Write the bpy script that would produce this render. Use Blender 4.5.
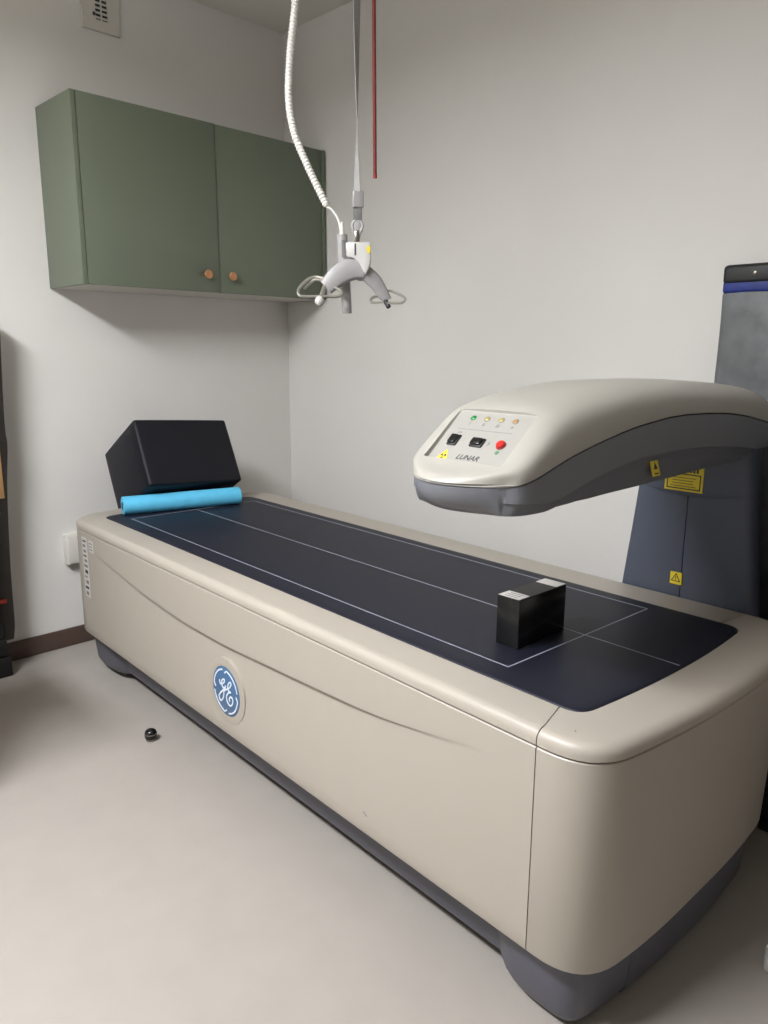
import bpy, bmesh, math, random
import numpy as np
from mathutils import Vector, Matrix

random.seed(4)
for o in list(bpy.data.objects):
    bpy.data.objects.remove(o, do_unlink=True)
scene = bpy.context.scene
COL = scene.collection
PI = math.pi

# ------------------------------------------------------------------ camera
cam_d = bpy.data.cameras.new('camera')
cam = bpy.data.objects.new('camera', cam_d)
COL.objects.link(cam)
R_ = Vector((0.708416, -0.705776, 0.005188))
U_ = Vector((0.143131, 0.150856, 0.978139))
F_ = Vector((0.69113, 0.692186, -0.207888))
m = Matrix((( R_.x, U_.x, -F_.x, -2.4943), (R_.y, U_.y, -F_.y, -3.2084), (R_.z, U_.z, -F_.z, 1.2798), (0, 0, 0, 1)))
cam.matrix_world = m
cam_d.sensor_fit = 'HORIZONTAL'
cam_d.sensor_width = 36
cam_d.lens = 36 * 755.43 / 768
cam_d.clip_start = .02
scene.camera = cam

# ------------------------------------------------------------------ world, lights, exposure
world = bpy.data.worlds.new('world')
scene.world = world
world.use_nodes = True
world.node_tree.nodes['Background'].inputs[0].default_value = (1, .98, .95, 1)
world.node_tree.nodes['Background'].inputs[1].default_value = .05

def area_light(name, loc, sx, sy, power, col):
    d = bpy.data.lights.new(name, 'AREA')
    d.shape = 'RECTANGLE'
    d.size, d.size_y = sx, sy
    d.energy = power
    d.color = col
    o = bpy.data.objects.new(name, d)
    o.location = loc
    COL.objects.link(o)
    return o
LAMP = (-2.90, -1.78, 2.50)                         # pendant lamp, with an uplight added for the ceiling
area_light('lamp_downlight', (LAMP[0], LAMP[1], LAMP[2] - .03), .34, 1.2, 112, (.91, .94, 1))
upl = area_light('ceiling_fill', (LAMP[0], LAMP[1], LAMP[2] + .03), .34, 1.2, 34, (.91, .94, 1))  # fill light added to brighten the ceiling
upl.rotation_euler = (PI, 0, 0)
vs = scene.view_settings
vs.view_transform = 'Standard'
vs.look = 'None'
vs.gamma = 1
vs.use_curve_mapping = False
vs.exposure = 0.20

# ------------------------------------------------------------------ helpers
def lin(c):
    return tuple((v / 12.92 if v <= .04045 else ((v + .055) / 1.055) ** 2.4) for v in c)
def srgb(r, g, b):
    return lin((r / 255, g / 255, b / 255))

def mat(name, col, rough=.5, noise=0, nscale=40, bump=0, bscale=200, metal=0, spec=.5, col2=None, emit=0, coat=0):
    M = bpy.data.materials.new(name)
    M.use_nodes = True
    nt = M.node_tree
    b = nt.nodes['Principled BSDF']
    b.inputs['Base Color'].default_value = (*col, 1)
    b.inputs['Roughness'].default_value = rough
    b.inputs['Metallic'].default_value = metal
    b.inputs['Specular IOR Level'].default_value = spec
    b.inputs['Coat Weight'].default_value = coat
    if emit:
        b.inputs['Emission Color'].default_value = (*col, 1)
        b.inputs['Emission Strength'].default_value = emit
    tc = nt.nodes.new('ShaderNodeTexCoord')
    if noise or col2:
        n = nt.nodes.new('ShaderNodeTexNoise')
        n.inputs['Scale'].default_value = nscale
        n.inputs['Detail'].default_value = 6
        nt.links.new(tc.outputs['Object'], n.inputs['Vector'])
        r = nt.nodes.new('ShaderNodeValToRGB')
        c2 = col2 or tuple(max(0, v * (1 - noise)) for v in col)
        r.color_ramp.elements[0].position = .3
        r.color_ramp.elements[1].position = .7
        r.color_ramp.elements[0].color = (*c2, 1)
        r.color_ramp.elements[1].color = (*col, 1)
        nt.links.new(n.outputs['Fac'], r.inputs['Fac'])
        nt.links.new(r.outputs['Color'], b.inputs['Base Color'])
    if bump:
        n2 = nt.nodes.new('ShaderNodeTexNoise')
        n2.inputs['Scale'].default_value = bscale
        n2.inputs['Detail'].default_value = 3
        nt.links.new(tc.outputs['Object'], n2.inputs['Vector'])
        bp = nt.nodes.new('ShaderNodeBump')
        bp.inputs['Strength'].default_value = bump
        bp.inputs['Distance'].default_value = .002
        nt.links.new(n2.outputs['Fac'], bp.inputs['Height'])
        nt.links.new(bp.outputs['Normal'], b.inputs['Normal'])
    return M

M = {}
M['wall'] = mat('wall_paint', srgb(222, 219, 214), .75, noise=.03, nscale=3, bump=.12, bscale=320, spec=.3)
M['ceiling'] = mat('ceiling_paint', srgb(226, 223, 214), .8, noise=.02, nscale=3, spec=.2)
M['floor'] = mat('vinyl_floor', srgb(162, 155, 147), .42, noise=.05, nscale=9, bump=.05, bscale=500, spec=.35)
M['base'] = mat('skirting_vinyl', srgb(86, 68, 60), .5, noise=.1)
M['green'] = mat('green_lacquer', srgb(104, 112, 95), .42, noise=.03, nscale=5, bump=.04, bscale=600)
M['green_in'] = mat('cabinet_underside_white', srgb(205, 200, 190), .5)
M['wood'] = mat('beech_knob', srgb(196, 138, 92), .45, noise=.25, nscale=60)
M['beige'] = mat('beige_plastic', srgb(168, 160, 148), .42, noise=.02, nscale=8, bump=.03, bscale=700)
M['white_pl'] = mat('white_plastic', srgb(164, 160, 151), .42, noise=.02, nscale=8, bump=.02, bscale=700)
M['grey'] = mat('blue_grey_plastic', srgb(108, 109, 114), .42, noise=.04, nscale=10, bump=.03, bscale=700)
M['base_grey'] = mat('base_grey_plastic', srgb(84, 84, 93), .45, noise=.04, nscale=10, bump=.03, bscale=700)
M['slate'] = mat('slate_plastic', srgb(74, 79, 92), .45, noise=.04, nscale=10, bump=.03, bscale=700)
M['core'] = mat('dark_core', (.012, .012, .014), .8)
M['navy'] = mat('navy_vinyl', (.008, .0085, .019), .52, noise=.15, nscale=14, bump=.06, bscale=260, spec=.42)
M['navy_soft'] = mat('navy_cushion_vinyl', (.0055, .006, .010), .55, noise=.12, nscale=14, bump=.07, bscale=200, spec=.32)
M['line'] = mat('mat_line_print', srgb(150, 152, 165), .6)
M['badge'] = mat('badge_blue', srgb(70, 104, 140), .35, noise=.05)
M['badge_w'] = mat('badge_white', srgb(214, 220, 228), .4)
M['cyan'] = mat('cyan_paper', srgb(92, 190, 228), .75, noise=.1, nscale=30, bump=.15, bscale=120)
M['cyan_d'] = mat('roll_core_card', srgb(60, 90, 105), .8)
M['black'] = mat('black_acrylic', (.006, .006, .006), .22, spec=.5)
M['black_pl'] = mat('black_plastic', (.012, .012, .012), .45)
M['black_top'] = mat('black_matt_top', (.022, .021, .018), .5, noise=.1)
M['sticker'] = mat('grey_sticker', srgb(196, 192, 186), .5)
M['paper'] = mat('white_label', srgb(222, 218, 212), .6)
M['print'] = mat('dark_print', (.03, .03, .035), .6)
M['greyprint'] = mat('grey_print', srgb(120, 118, 116), .6)
M['yellow'] = mat('yellow_sticker', srgb(226, 200, 40), .5)
M['green_led'] = mat('green_led', srgb(14, 118, 54), .3)
M['amber_led'] = mat('amber_lens', srgb(168, 150, 62), .3)
M['orange_led'] = mat('orange_lens', srgb(170, 118, 46), .3)
M['red'] = mat('red_button', srgb(188, 34, 27), .35)
M['panel'] = mat('panel_membrane', srgb(150, 147, 140), .5)
M['hoist'] = mat('hoist_grey', srgb(158, 156, 155), .4, noise=.03)
M['hoist_w'] = mat('hoist_white', srgb(196, 194, 190), .4)
M['steel'] = mat('brushed_steel', srgb(200, 196, 188), .3, metal=.9, noise=.05)
M['web'] = mat('grey_webbing', srgb(158, 156, 154), .7, noise=.1, nscale=200)
M['web_d'] = mat('dark_webbing', srgb(112, 110, 108), .7, noise=.1, nscale=200)
M['tube'] = mat('white_rubber', srgb(226, 223, 216), .5)
M['redcord'] = mat('red_cord', srgb(116, 26, 22), .6, noise=.15, nscale=300)
M['drape'] = mat('grey_coated_fabric', srgb(108, 110, 111), .5, noise=.35, nscale=16, bump=1.0, bscale=22)
M['blueband'] = mat('blue_band', srgb(24, 46, 132), .5, noise=.4, nscale=60)
M['blackfab'] = mat('black_fabric', (.012, .011, .011), .75, noise=.3, nscale=25, bump=.3, bscale=60)
M['brownfab'] = mat('dark_brown_fabric', (.02, .014, .011), .75, noise=.3, nscale=25, bump=.3, bscale=60)
M['tan'] = mat('tan_panel', srgb(180, 140, 92), .6, noise=.1)
M['redtrim'] = mat('red_trim', srgb(150, 40, 28), .6)
M['vent'] = mat('vent_white', srgb(206, 202, 194), .45)
M['lampglow'] = mat('lamp_diffuser', (1, .95, .87), .5, emit=3)
M['steel_d'] = mat('chromed_cap', srgb(150, 145, 135), .25, metal=1)

def mesh_obj(name, verts, faces, material, parent=None, smooth=True, angle=38, mats=None, fmat=None):
    me = bpy.data.meshes.new(name)
    me.from_pydata([tuple(v) for v in verts], [], [tuple(f) for f in faces])
    me.validate()
    b = bmesh.new()
    b.from_mesh(me)
    bmesh.ops.recalc_face_normals(b, faces=b.faces)
    b.to_mesh(me)
    b.free()
    return finish(name, me, material, parent, smooth, angle)

def finish(name, me, material, parent=None, smooth=True, angle=38):
    me.materials.clear()
    me.materials.append(M[material])
    if smooth:
        me.shade_smooth()
        me.set_sharp_from_angle(angle=math.radians(angle))
    o = bpy.data.objects.new(name, me)
    COL.objects.link(o)
    if parent is not None:
        o.parent = parent
    return o

def bm_obj(name, b, material, parent=None, smooth=True, angle=38):
    bmesh.ops.recalc_face_normals(b, faces=b.faces)
    me = bpy.data.meshes.new(name)
    b.to_mesh(me)
    b.free()
    return finish(name, me, material, parent, smooth, angle)

def bm_box(lo, hi, bev=0, seg=2, mtx=None, b=None):
    own = bmesh.new()
    bmesh.ops.create_cube(own, size=1)
    for v in own.verts:
        v.co = Vector([lo[i] + (v.co[i] + .5) * (hi[i] - lo[i]) for i in range(3)])
    if bev:
        bmesh.ops.bevel(own, geom=own.edges[:], offset=bev, segments=seg, profile=.5, affect='EDGES')
    if mtx is not None:
        own.transform(mtx)
    if b is None:
        return own
    me = bpy.data.meshes.new('tmp')
    own.to_mesh(me)
    own.free()
    b.from_mesh(me)
    bpy.data.meshes.remove(me)
    return b

def box(name, lo, hi, material, parent=None, bev=0, seg=2, mtx=None):
    return bm_obj(name, bm_box(lo, hi, bev, seg, mtx), material, parent)

def empty(name, loc=(0, 0, 0), rz=0):
    o = bpy.data.objects.new(name, None)
    o.location = loc
    o.rotation_euler = (0, 0, rz)
    o.empty_display_size = .1
    COL.objects.link(o)
    return o

def tag(o, label, cat, group=None):
    o['label'] = label
    o['category'] = cat
    if group:
        o['group'] = group
    return o

def struct(o):
    o['kind'] = 'structure'
    return o

def lathe(name, prof, material, parent=None, seg=28, mtx=None, angle=35, hollow=False):
    """prof: list of (radius, height) turned round the z axis"""
    vs_, fs = [], []
    n = len(prof)
    for k in range(seg):
        a = 2 * PI * k / seg
        for r, z in prof:
            vs_.append(Vector((r * math.cos(a), r * math.sin(a), z)))
    for k in range(seg):
        k2 = (k + 1) % seg
        for j in range(n - 1):
            fs.append((k * n + j, k2 * n + j, k2 * n + j + 1, k * n + j + 1))
    if hollow:
        fs += [(k * n + n - 1, ((k + 1) % seg) * n + n - 1, ((k + 1) % seg) * n, k * n) for k in range(seg)]
    else:
        fs.append([k * n for k in range(seg)])
        fs.append([k * n + n - 1 for k in range(seg)])
    if mtx is not None:
        vs_ = [mtx @ v for v in vs_]
    return mesh_obj(name, vs_, fs, material, parent, True, angle)

def catmull(pts, per=8):
    P = [Vector(p) for p in pts]
    out = []
    n = len(P)
    for i in range(n - 1):
        p0, p1, p2, p3 = P[max(i - 1, 0)], P[i], P[i + 1], P[min(i + 2, n - 1)]
        for k in range(per):
            t = k / per
            out.append(.5 * ((2 * p1) + (p2 - p0) * t + (2 * p0 - 5 * p1 + 4 * p2 - p3) * t * t + (3 * p1 - p0 - 3 * p2 + p3) * t ** 3))
    out.append(P[-1])
    return out

def tube_geo(path, rad, seg=10, closed=False, flat=1.0, flat_axis=None):
    n = len(path)
    rads = rad if isinstance(rad, (list, tuple)) else [rad] * n
    vs_, fs = [], []
    prev = None
    for i in range(n):
        if closed:
            t = (path[(i + 1) % n] - path[i - 1]).normalized()
        else:
            t = (path[min(i + 1, n - 1)] - path[max(i - 1, 0)]).normalized()
        if flat_axis is not None:
            nr = Vector(flat_axis) - t * Vector(flat_axis).dot(t)
            nr.normalize()
        elif prev is None:
            nr = t.orthogonal().normalized()
        else:
            nr = (prev - t * prev.dot(t)).normalized()
        prev = nr
        bn = t.cross(nr)
        for k in range(seg):
            a = 2 * PI * k / seg
            vs_.append(path[i] + rads[i] * (nr * math.cos(a) * flat + bn * math.sin(a)))
    last = n if closed else n - 1
    for i in range(last):
        j = (i + 1) % n
        for k in range(seg):
            k2 = (k + 1) % seg
            fs.append((i * seg + k, i * seg + k2, j * seg + k2, j * seg + k))
    if not closed:
        fs.append(tuple(range(seg)))
        fs.append(tuple((n - 1) * seg + k for k in range(seg)))
    return vs_, fs

def tube(name, path, rad, material, parent=None, seg=10, closed=False, flat=1.0, flat_axis=None, off=None):
    v, f = tube_geo([Vector(p) for p in path], rad, seg, closed, flat, flat_axis)
    return mesh_obj(name, v, f, material, parent)

def text_obj(name, body, size, material, parent, mtx, extrude=.0004, shear=0, bold=0):
    cu = bpy.data.curves.new(name, 'FONT')
    cu.body = body
    cu.size = size
    cu.extrude = extrude
    cu.shear = shear
    cu.offset = bold
    cu.align_x = 'CENTER'
    cu.align_y = 'CENTER'
    t = bpy.data.objects.new(name + '_tmp', cu)
    COL.objects.link(t)
    bpy.context.view_layer.update()
    me = bpy.data.meshes.new_from_object(t.evaluated_get(bpy.context.evaluated_depsgraph_get()))
    bpy.data.objects.remove(t, do_unlink=True)
    bpy.data.curves.remove(cu)
    me.transform(mtx)
    me.name = name
    return finish(name, me, material, parent, False)

def smoothstep(a, b, x):
    t = min(1, max(0, (x - a) / (b - a)))
    return t * t * (3 - 2 * t)

def hermite(xs, ys):
    """smooth interpolation through (xs, ys)"""
    xs, ys = list(xs), list(ys)
    n = len(xs)
    d = [(ys[i + 1] - ys[i]) / (xs[i + 1] - xs[i]) for i in range(n - 1)]
    ms = [d[0]] + [0 if d[i - 1] * d[i] <= 0 else 2 * d[i - 1] * d[i] / (d[i - 1] + d[i]) for i in range(1, n - 1)] + [d[-1]]
    def f(x):
        x = min(max(x, xs[0]), xs[-1])
        i = 0
        while i < n - 2 and x > xs[i + 1]:
            i += 1
        h = xs[i + 1] - xs[i]
        t = (x - xs[i]) / h
        return ((2 * t ** 3 - 3 * t * t + 1) * ys[i] + (t ** 3 - 2 * t * t + t) * h * ms[i]
                + (-2 * t ** 3 + 3 * t * t) * ys[i + 1] + (t ** 3 - t * t) * h * ms[i + 1])
    return f

# ------------------------------------------------------------------ the room
HC = 2.7715
XL, YF = -5.2, -6.4
struct(box('floor', (XL - .1, YF - .1, -.1), (.1, .1, 0), 'floor'))
struct(box('ceiling', (XL - .1, YF - .1, HC), (.1, .1, HC + .1), 'ceiling'))
struct(box('wall_back', (XL - .1, 0, 0), (.1, .1, HC), 'wall'))
struct(box('wall_right', (0, YF - .1, 0), (.1, 0, HC), 'wall'))
struct(box('wall_left', (XL - .1, YF, 0), (XL, 0, HC), 'wall'))
struct(box('wall_front', (XL - .1, YF - .1, 0), (0, YF, HC), 'wall'))
def baseboard(name, lo, hi):
    return struct(box(name, lo, hi, 'base', None, .004))
baseboard('baseboard_back', (XL, -.012, 0), (-.012, .0, .082))
baseboard('baseboard_right', (-.012, YF, 0), (0, -.0, .082))

# pendant lamp (its light is the downlight above; the upward one is added ceiling fill)
t = empty('pendant_lamp', LAMP)
tag(t, 'long flat white pendant lamp hanging from the ceiling', 'lamp')
b = bmesh.new()
for lo, hi in (((-.20, -.68, -.022), (-.18, .68, .022)), ((.18, -.68, -.022), (.20, .68, .022)),
               ((-.18, -.68, -.022), (.18, -.66, .022)), ((-.18, .66, -.022), (.18, .68, .022))):
    bm_box(lo, hi, 0, 1, None, b)
bm_obj('frame', b, 'vent', t)
box('diffuser', (-.179, -.659, -.012), (.179, .659, -.008), 'lampglow', t)
box('fill_diffuser', (-.179, -.659, .008), (.179, .659, .012), 'lampglow', t)  # glowing face added to go with the ceiling fill
for y in (-.5, .5):
    for x in (-.19, .19):
        tube('suspension_wire', [Vector((x, y, .02)), Vector((x * .2, y, HC - LAMP[2] - .012))], .0015, 'steel', t, 6)
    box('ceiling_rose', (-.05, y - .03, HC - LAMP[2] - .014), (.05, y + .03, HC - LAMP[2] - .0005), 'vent', t, .003)

# ------------------------------------------------------------------ the bone scanner
TY = math.radians(-3.2411)
T0 = Vector((-.93, -1.5, 0))                       # scanner coordinates of its root
scan = empty('bone_density_scanner', (-.9411, -1.49233, 0), TY)
tag(scan, 'long beige medical scanner bench with navy mat and a grey overhanging scan arm', 'scanner')
TZ = .63

def S(pts):
    return [Vector(p) - T0 for p in pts]

def smesh(name, verts, faces, material, parent=scan, smooth=True, angle=38):
    o = mesh_obj(name, S(verts), faces, material, None, smooth, angle)
    o.parent = parent
    return o

NS, NC, NE = 25, 9, 20
def outline(x0, x1, yn, yf, bn, bf, r, seam=None, r2=None):
    """counter-clockwise plan with bowed short ends; the same count of points for every call"""
    xc, hw = (x0 + x1) / 2, (x1 - x0) / 2
    yb = lambda x: yn - bn * (1 - ((x - xc) / hw) ** 2)
    yt = lambda x: yf + bf * (1 - ((x - xc) / hw) ** 2)
    sb = lambda x: 2 * bn * (x - xc) / hw ** 2
    st = lambda x: -2 * bf * (x - xc) / hw ** 2
    def bez(p0, p1, p2):
        return [((1 - t) ** 2 * p0[0] + 2 * t * (1 - t) * p1[0] + t * t * p2[0], (1 - t) ** 2 * p0[1] + 2 * t * (1 - t) * p1[1] + t * t * p2[1])
                for t in [k / NC for k in range(1, NC)]]
    ya, yb_ = yf - r, yn + r
    ys = [ya + (yb_ - ya) * k / (NS - 1) for k in range(NS)]
    if seam is not None:
        ys[NS - 2] = seam
    r2 = r2 or r
    ysr = [ya + (yn + r2 - ya) * k / (NS - 1) for k in range(NS)]
    ysr[NS - 2] = yn + r2 + .012
    pts = [(x0, y) for y in ys]
    pts += bez((x0, yn + r), (x0, yb(x0 + r) - sb(x0 + r) * r), (x0 + r, yb(x0 + r)))
    pts += [(x, yb(x)) for x in [x0 + r + (x1 - x0 - r - r2) * k / (NE - 1) for k in range(NE)]]
    pts += bez((x1 - r2, yb(x1 - r2)), (x1, yb(x1 - r2) + sb(x1 - r2) * r2), (x1, yn + r2))
    pts += [(x1, y) for y in reversed(ysr)]
    pts += bez((x1, yf - r), (x1, yt(x1 - r) + st(x1 - r) * r), (x1 - r, yt(x1 - r)))
    pts += [(x, yt(x)) for x in [x1 - r - (x1 - x0 - 2 * r) * k / (NE - 1) for k in range(NE)]]
    pts += bez((x0 + r, yt(x0 + r)), (x0, yt(x0 + r) - st(x0 + r) * r), (x0, yf - r))
    return [Vector((p[0], p[1], 0)) for p in pts]

def normals(pts):
    n = len(pts)
    out = []
    for i in range(n):
        d = pts[(i + 1) % n] - pts[i - 1]
        out.append(Vector((d.y, -d.x, 0)).normalized())
    return out

BX0, BX1 = -1.368, -.487
OUT = outline(BX0, BX1, -2.688, -.285, .036, .075, .1, -2.5695, .17)
CAP = outline(BX0, -.458, -2.690, -.285, .036, .075, .1, -2.5695, .13)    # the top frame reaches further over the arm rail
CN = normals(CAP)
ON = normals(OUT)
MAT = outline(-1.2675, -.590, -2.591, -.372, .02, .02, .042, -2.545)
NT = len(OUT)
IL = NS - 2                                          # seam index on the left long side
IR = NS + (NC - 1) + NE + (NC - 1) + 1               # seam index on the right long side
near_rng = list(range(IL, IR + 1))
main_rng = [i % NT for i in range(IR, NT + IL + 1)]

def sweep(name, rng, prof, material, parent=scan, closed=False, trim=0.0, angle=38):
    """prof(i) -> list of points; swept over the outline indices of rng"""
    vs_, fs = [], []
    rows = [[Vector(p) for p in prof(i)] for i in rng]
    if trim and not closed:
        for a, c in ((0, 1), (-1, -2)):
            for k in range(len(rows[a])):
                d = rows[c][k] - rows[a][k]
                rows[a][k] = rows[a][k] + d.normalized() * trim
    n = len(rows[0])
    for r in rows:
        vs_ += r
    m_ = len(rows)
    for i in range(m_ if closed else m_ - 1):
        j = (i + 1) % m_
        for k in range(n):
            k2 = (k + 1) % n
            fs.append((i * n + k, i * n + k2, j * n + k2, j * n + k))
    if not closed:
        fs.append(tuple(range(n)))
        fs.append(tuple((m_ - 1) * n + k for k in range(n)))
    return smesh(name, vs_, fs, material, parent, True, angle)

def at(i, inset, z):
    p = OUT[i] - ON[i] * inset
    return Vector((p.x, p.y, z))

def atc(i, inset, z):
    p = CAP[i] - CN[i] * inset
    return Vector((p.x, p.y, z))

CZ = .598                                            # seam between the cap and the side panels
def cap_prof(i):
    r = .021
    p = [atc(i, .003, CZ - .0005), atc(i, .0, CZ + .002)]
    for k in range(7):
        a = PI / 2 * k / 6
        p.append(atc(i, r * (1 - math.cos(a)) * 1.1, TZ - r + r * math.sin(a)))
    p.append(Vector((MAT[i].x, MAT[i].y, TZ + .001)))
    p.append(Vector((MAT[i].x, MAT[i].y, TZ - .02)))
    p.append(atc(i, .05, CZ - .0005))
    return p
sweep('top_frame', main_rng, cap_prof, 'beige', trim=.0012)
sweep('end_cap', near_rng, cap_prof, 'beige', trim=.0012)

BZ = .174
def panel_prof(i):
    return [at(i, .002, CZ - .0026), at(i, 0, CZ - .0046), at(i, 0, BZ + .006), at(i, .002, BZ + .0015), at(i, .006, BZ), at(i, .025, BZ), at(i, .025, CZ - .0026)]
def end_prof(i):
    d = .014 * smoothstep(-1.3, -.9, OUT[i].x)       # moulding draft towards the bottom
    return [at(i, .002, CZ - .0026), at(i, 0, CZ - .0046), at(i, d, BZ + .006), at(i, d + .002, BZ + .0015), at(i, d + .006, BZ), at(i, .035, BZ), at(i, .025, CZ - .0026)]
sweep('end_panel', near_rng, end_prof, 'beige', trim=.0012)
far_rng = [i % NT for i in range(NT - (NC - 1) - NE - (NC - 1) - 1, NT + 1)]
sweep('far_end_panel', far_rng, panel_prof, 'beige')
sweep('right_side_panel', [i for i in range(IR, NT - (NC - 1) - NE - (NC - 1))], panel_prof, 'beige', trim=.0012)

# long side panel with its moulded swoosh step
sw = hermite([-2.47, -2.438, -2.39, -2.257, -2.106, -1.912, -1.68, -1.418, -1.284, -.972, -.722, -.536, -.47][::1],
             [.541, .536, .527, .505, .487, .475, .463, .452, .452, .470, .500, .524, .531])
ya, yb_ = OUT[0].y, OUT[IL].y
ny = 110
rows = []
for k in range(ny + 1):
    y = ya + (yb_ + .0012 - ya) * k / ny
    zc = sw(y)
    d = .0095 * smoothstep(-2.46, -1.9, y) * (1 - smoothstep(-1.0, -.47, y)) + .0022 * smoothstep(-2.47, -2.3, y) * (1 - smoothstep(-.8, -.5, y))
    rows.append([(BX0 + .025, CZ - .0026), (BX0 + .002, CZ - .0026), (BX0, CZ - .0046), (BX0, zc + .02), (BX0, zc + .004), (BX0 + .0004 * (d > .0005), zc + .001),
                 (BX0 + d * .95, zc - .0035 - d * .25), (BX0 + d, zc - .007 - d * .3), (BX0 + d * .92, zc - .03), (BX0 + d * .55, zc - .1), (BX0 + d * .2, zc - .18), (BX0, BZ + .04),
                 (BX0, BZ + .006), (BX0 + .002, BZ + .0015), (BX0 + .006, BZ), (BX0 + .025, BZ)])
vs_, fs = [], []
for k, r in enumerate(rows):
    y = ya + (yb_ + .0012 - ya) * k / ny
    vs_ += [(x, y, z) for x, z in r]
n = len(rows[0])
for k in range(ny):
    for j in range(n):
        j2 = (j + 1) % n
        fs.append((k * n + j, k * n + j2, (k + 1) * n + j2, (k + 1) * n + j))
fs.append(tuple(range(n)))
fs.append(tuple(ny * n + j for j in range(n)))
side = smesh('side_panel', vs_, fs, 'beige', angle=30)

# dark core seen through the seams
sweep('inner_frame', list(range(NT)), lambda i: [at(i, .0265, TZ - .034), at(i, .0265, .18), at(i, .12, .18), at(i, .12, TZ - .034)], 'core', closed=True)

# navy mat, a gently padded slab lying in the frame
MN = normals(MAT)
xc_, yc_ = -.931, -1.48
vs_, fs = [], []
levels = [(.0, TZ - .018), (.0008, TZ + .001), (.003, TZ + .0028), (.008, TZ + .0036), (.03, TZ + .0038)]
for ins, z in levels:
    for i in range(NT):
        p = MAT[i] - MN[i] * (ins + .0012)
        vs_.append((p.x, p.y, z))
for l in range(len(levels) - 1):
    for i in range(NT):
        j = (i + 1) % NT
        fs.append((l * NT + i, l * NT + j, (l + 1) * NT + j, (l + 1) * NT + i))
fs.append(tuple((len(levels) - 1) * NT + i for i in range(NT)))
fs.append(tuple(range(NT)))
mat_o = smesh('mat', vs_, fs, 'navy', angle=50)
MZ = TZ + .0038
def strip(name, a, c, w, parent=mat_o):
    a, c = Vector(a), Vector(c)
    d = (c - a).normalized()
    nn = Vector((-d.y, d.x)) * w / 2
    p = [a + nn, a - nn, c - nn, c + nn]
    v = [(q.x, q.y, MZ + .0004) for q in p] + [(q.x, q.y, MZ - .0004) for q in p]
    return smesh(name, v, [(0, 1, 2, 3), (7, 6, 5, 4), (0, 4, 5, 1), (1, 5, 6, 2), (2, 6, 7, 3), (3, 7, 4, 0)], 'line', parent, False)
lx0, lx1, ly0, ly1 = -1.201, -.641, -2.369, -.4895
W = .0033
strip('printed_line', (lx0, ly1), (lx0, ly0 - W / 2), W)
strip('printed_line', (lx1, ly1), (lx1, ly0 - W / 2), W)
strip('printed_line', (lx0, ly0), (lx1, ly0), W)
strip('printed_line', (lx0, ly1), (lx1, ly1), W)
strip('printed_line', (-.921, ly1), (-.921, -2.602), W)

# skirt and feet
def skirt_prof(ins, z0, z1=BZ - .001, r=.012, lean=.0):
    return lambda i: [at(i, ins, z1), at(i, ins + lean * .5, (z0 + z1) / 2), at(i, ins + lean, z0 + r), at(i, ins + lean + r * .3, z0 + r * .3), at(i, ins + lean + r, z0), at(i, ins + .05, z0), at(i, ins + .05, z1)]
sweep('skirt', list(range(NT)), skirt_prof(.074, .046), 'base_grey', closed=True)
SM = NS + NC - 1 + 3                                  # seam between near foot and end skirt
# near foot: a rounded toe wraps the corner
def resample_foot(name, pts, z0, ins0):
    """pts: plan points of the outer foot face"""
    rows = []
    for j, (p, nrm, e) in enumerate(pts):
        f = lambda ins, z: Vector((p.x - nrm.x * ins, p.y - nrm.y * ins, z))
        zz = z0 + .05 * e
        rows.append([f(.0, BZ - .001), f(.006, .1 + .02 * e), f(.012, zz + .03), f(.024, zz + .009), f(.042, zz), f(.11, zz), f(.11, BZ - .001)])
    vs_, fs = [], []
    n = 7
    for r in rows:
        vs_ += r
    for a in range(len(rows) - 1):
        for k in range(n):
            k2 = (k + 1) % n
            fs.append((a * n + k, a * n + k2, (a + 1) * n + k2, (a + 1) * n + k))
    fs.append(tuple(range(n)))
    fs.append(tuple((len(rows) - 1) * n + k for k in range(n)))
    return smesh(name, vs_, fs, 'base_grey')
def foot_points(y_from, sign, near=True):
    out = []
    # straight run along the long side, easing out from the skirt
    for k in range(9):
        t = k / 8
        y = y_from + (((-2.57 if near else -.39)) - y_from) * t
        ins = .032 + .042 * (1 - math.sin(t * PI / 2)) ** 1.4
        out.append((Vector((BX0 + ins, y, 0)), Vector((-1, 0, 0)), max(0, 1 - t * 2.2) ** 2))
    return out
fp = foot_points(-2.43, -1)
for i in range(NS, SM + 1):
    p = OUT[i] - ON[i] * .032
    fp.append((p, ON[i], 0))
resample_foot('foot', fp, .010, .04)
sweep('end_skirt', list(range(SM, IR + 1)), lambda i: [at(i, .0325, BZ - .001), at(i, .0385, .1), at(i, .0445, .036), at(i, .0565, .015), at(i, .075, .006), at(i, .14, .006), at(i, .14, BZ - .001)], 'base_grey', trim=.002)
ff = foot_points(-.62, 1, False)
for i in range(NT - 1, NT - 9 - 8, -1):
    p = OUT[i] - ON[i] * .032
    ff.append((p, ON[i], 0))
resample_foot('foot', ff, .02, .04)
lev = lambda x, y: lathe('levelling_pad', [(.028, 0), (.03, .004), (.03, .012), (.012, .016), (.012, .06)], 'black_pl', scan, 18, Matrix.Translation(Vector((x, y, 0)) - T0))
for x, y in ((-1.25, -2.56), (-.57, -2.56), (-1.25, -.42), (-.57, -.42)):
    lev(x, y)

# round blue badge with white script monogram on the long side
bc = Vector((BX0, -1.4785, .3125))
def on_side(y, z, d=0):
    return Vector((BX0 - d, bc.y + y, bc.z + z)) - T0
rot_side = Matrix.Translation(bc - T0) @ Matrix.Rotation(-PI / 2, 4, 'Y')
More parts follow.
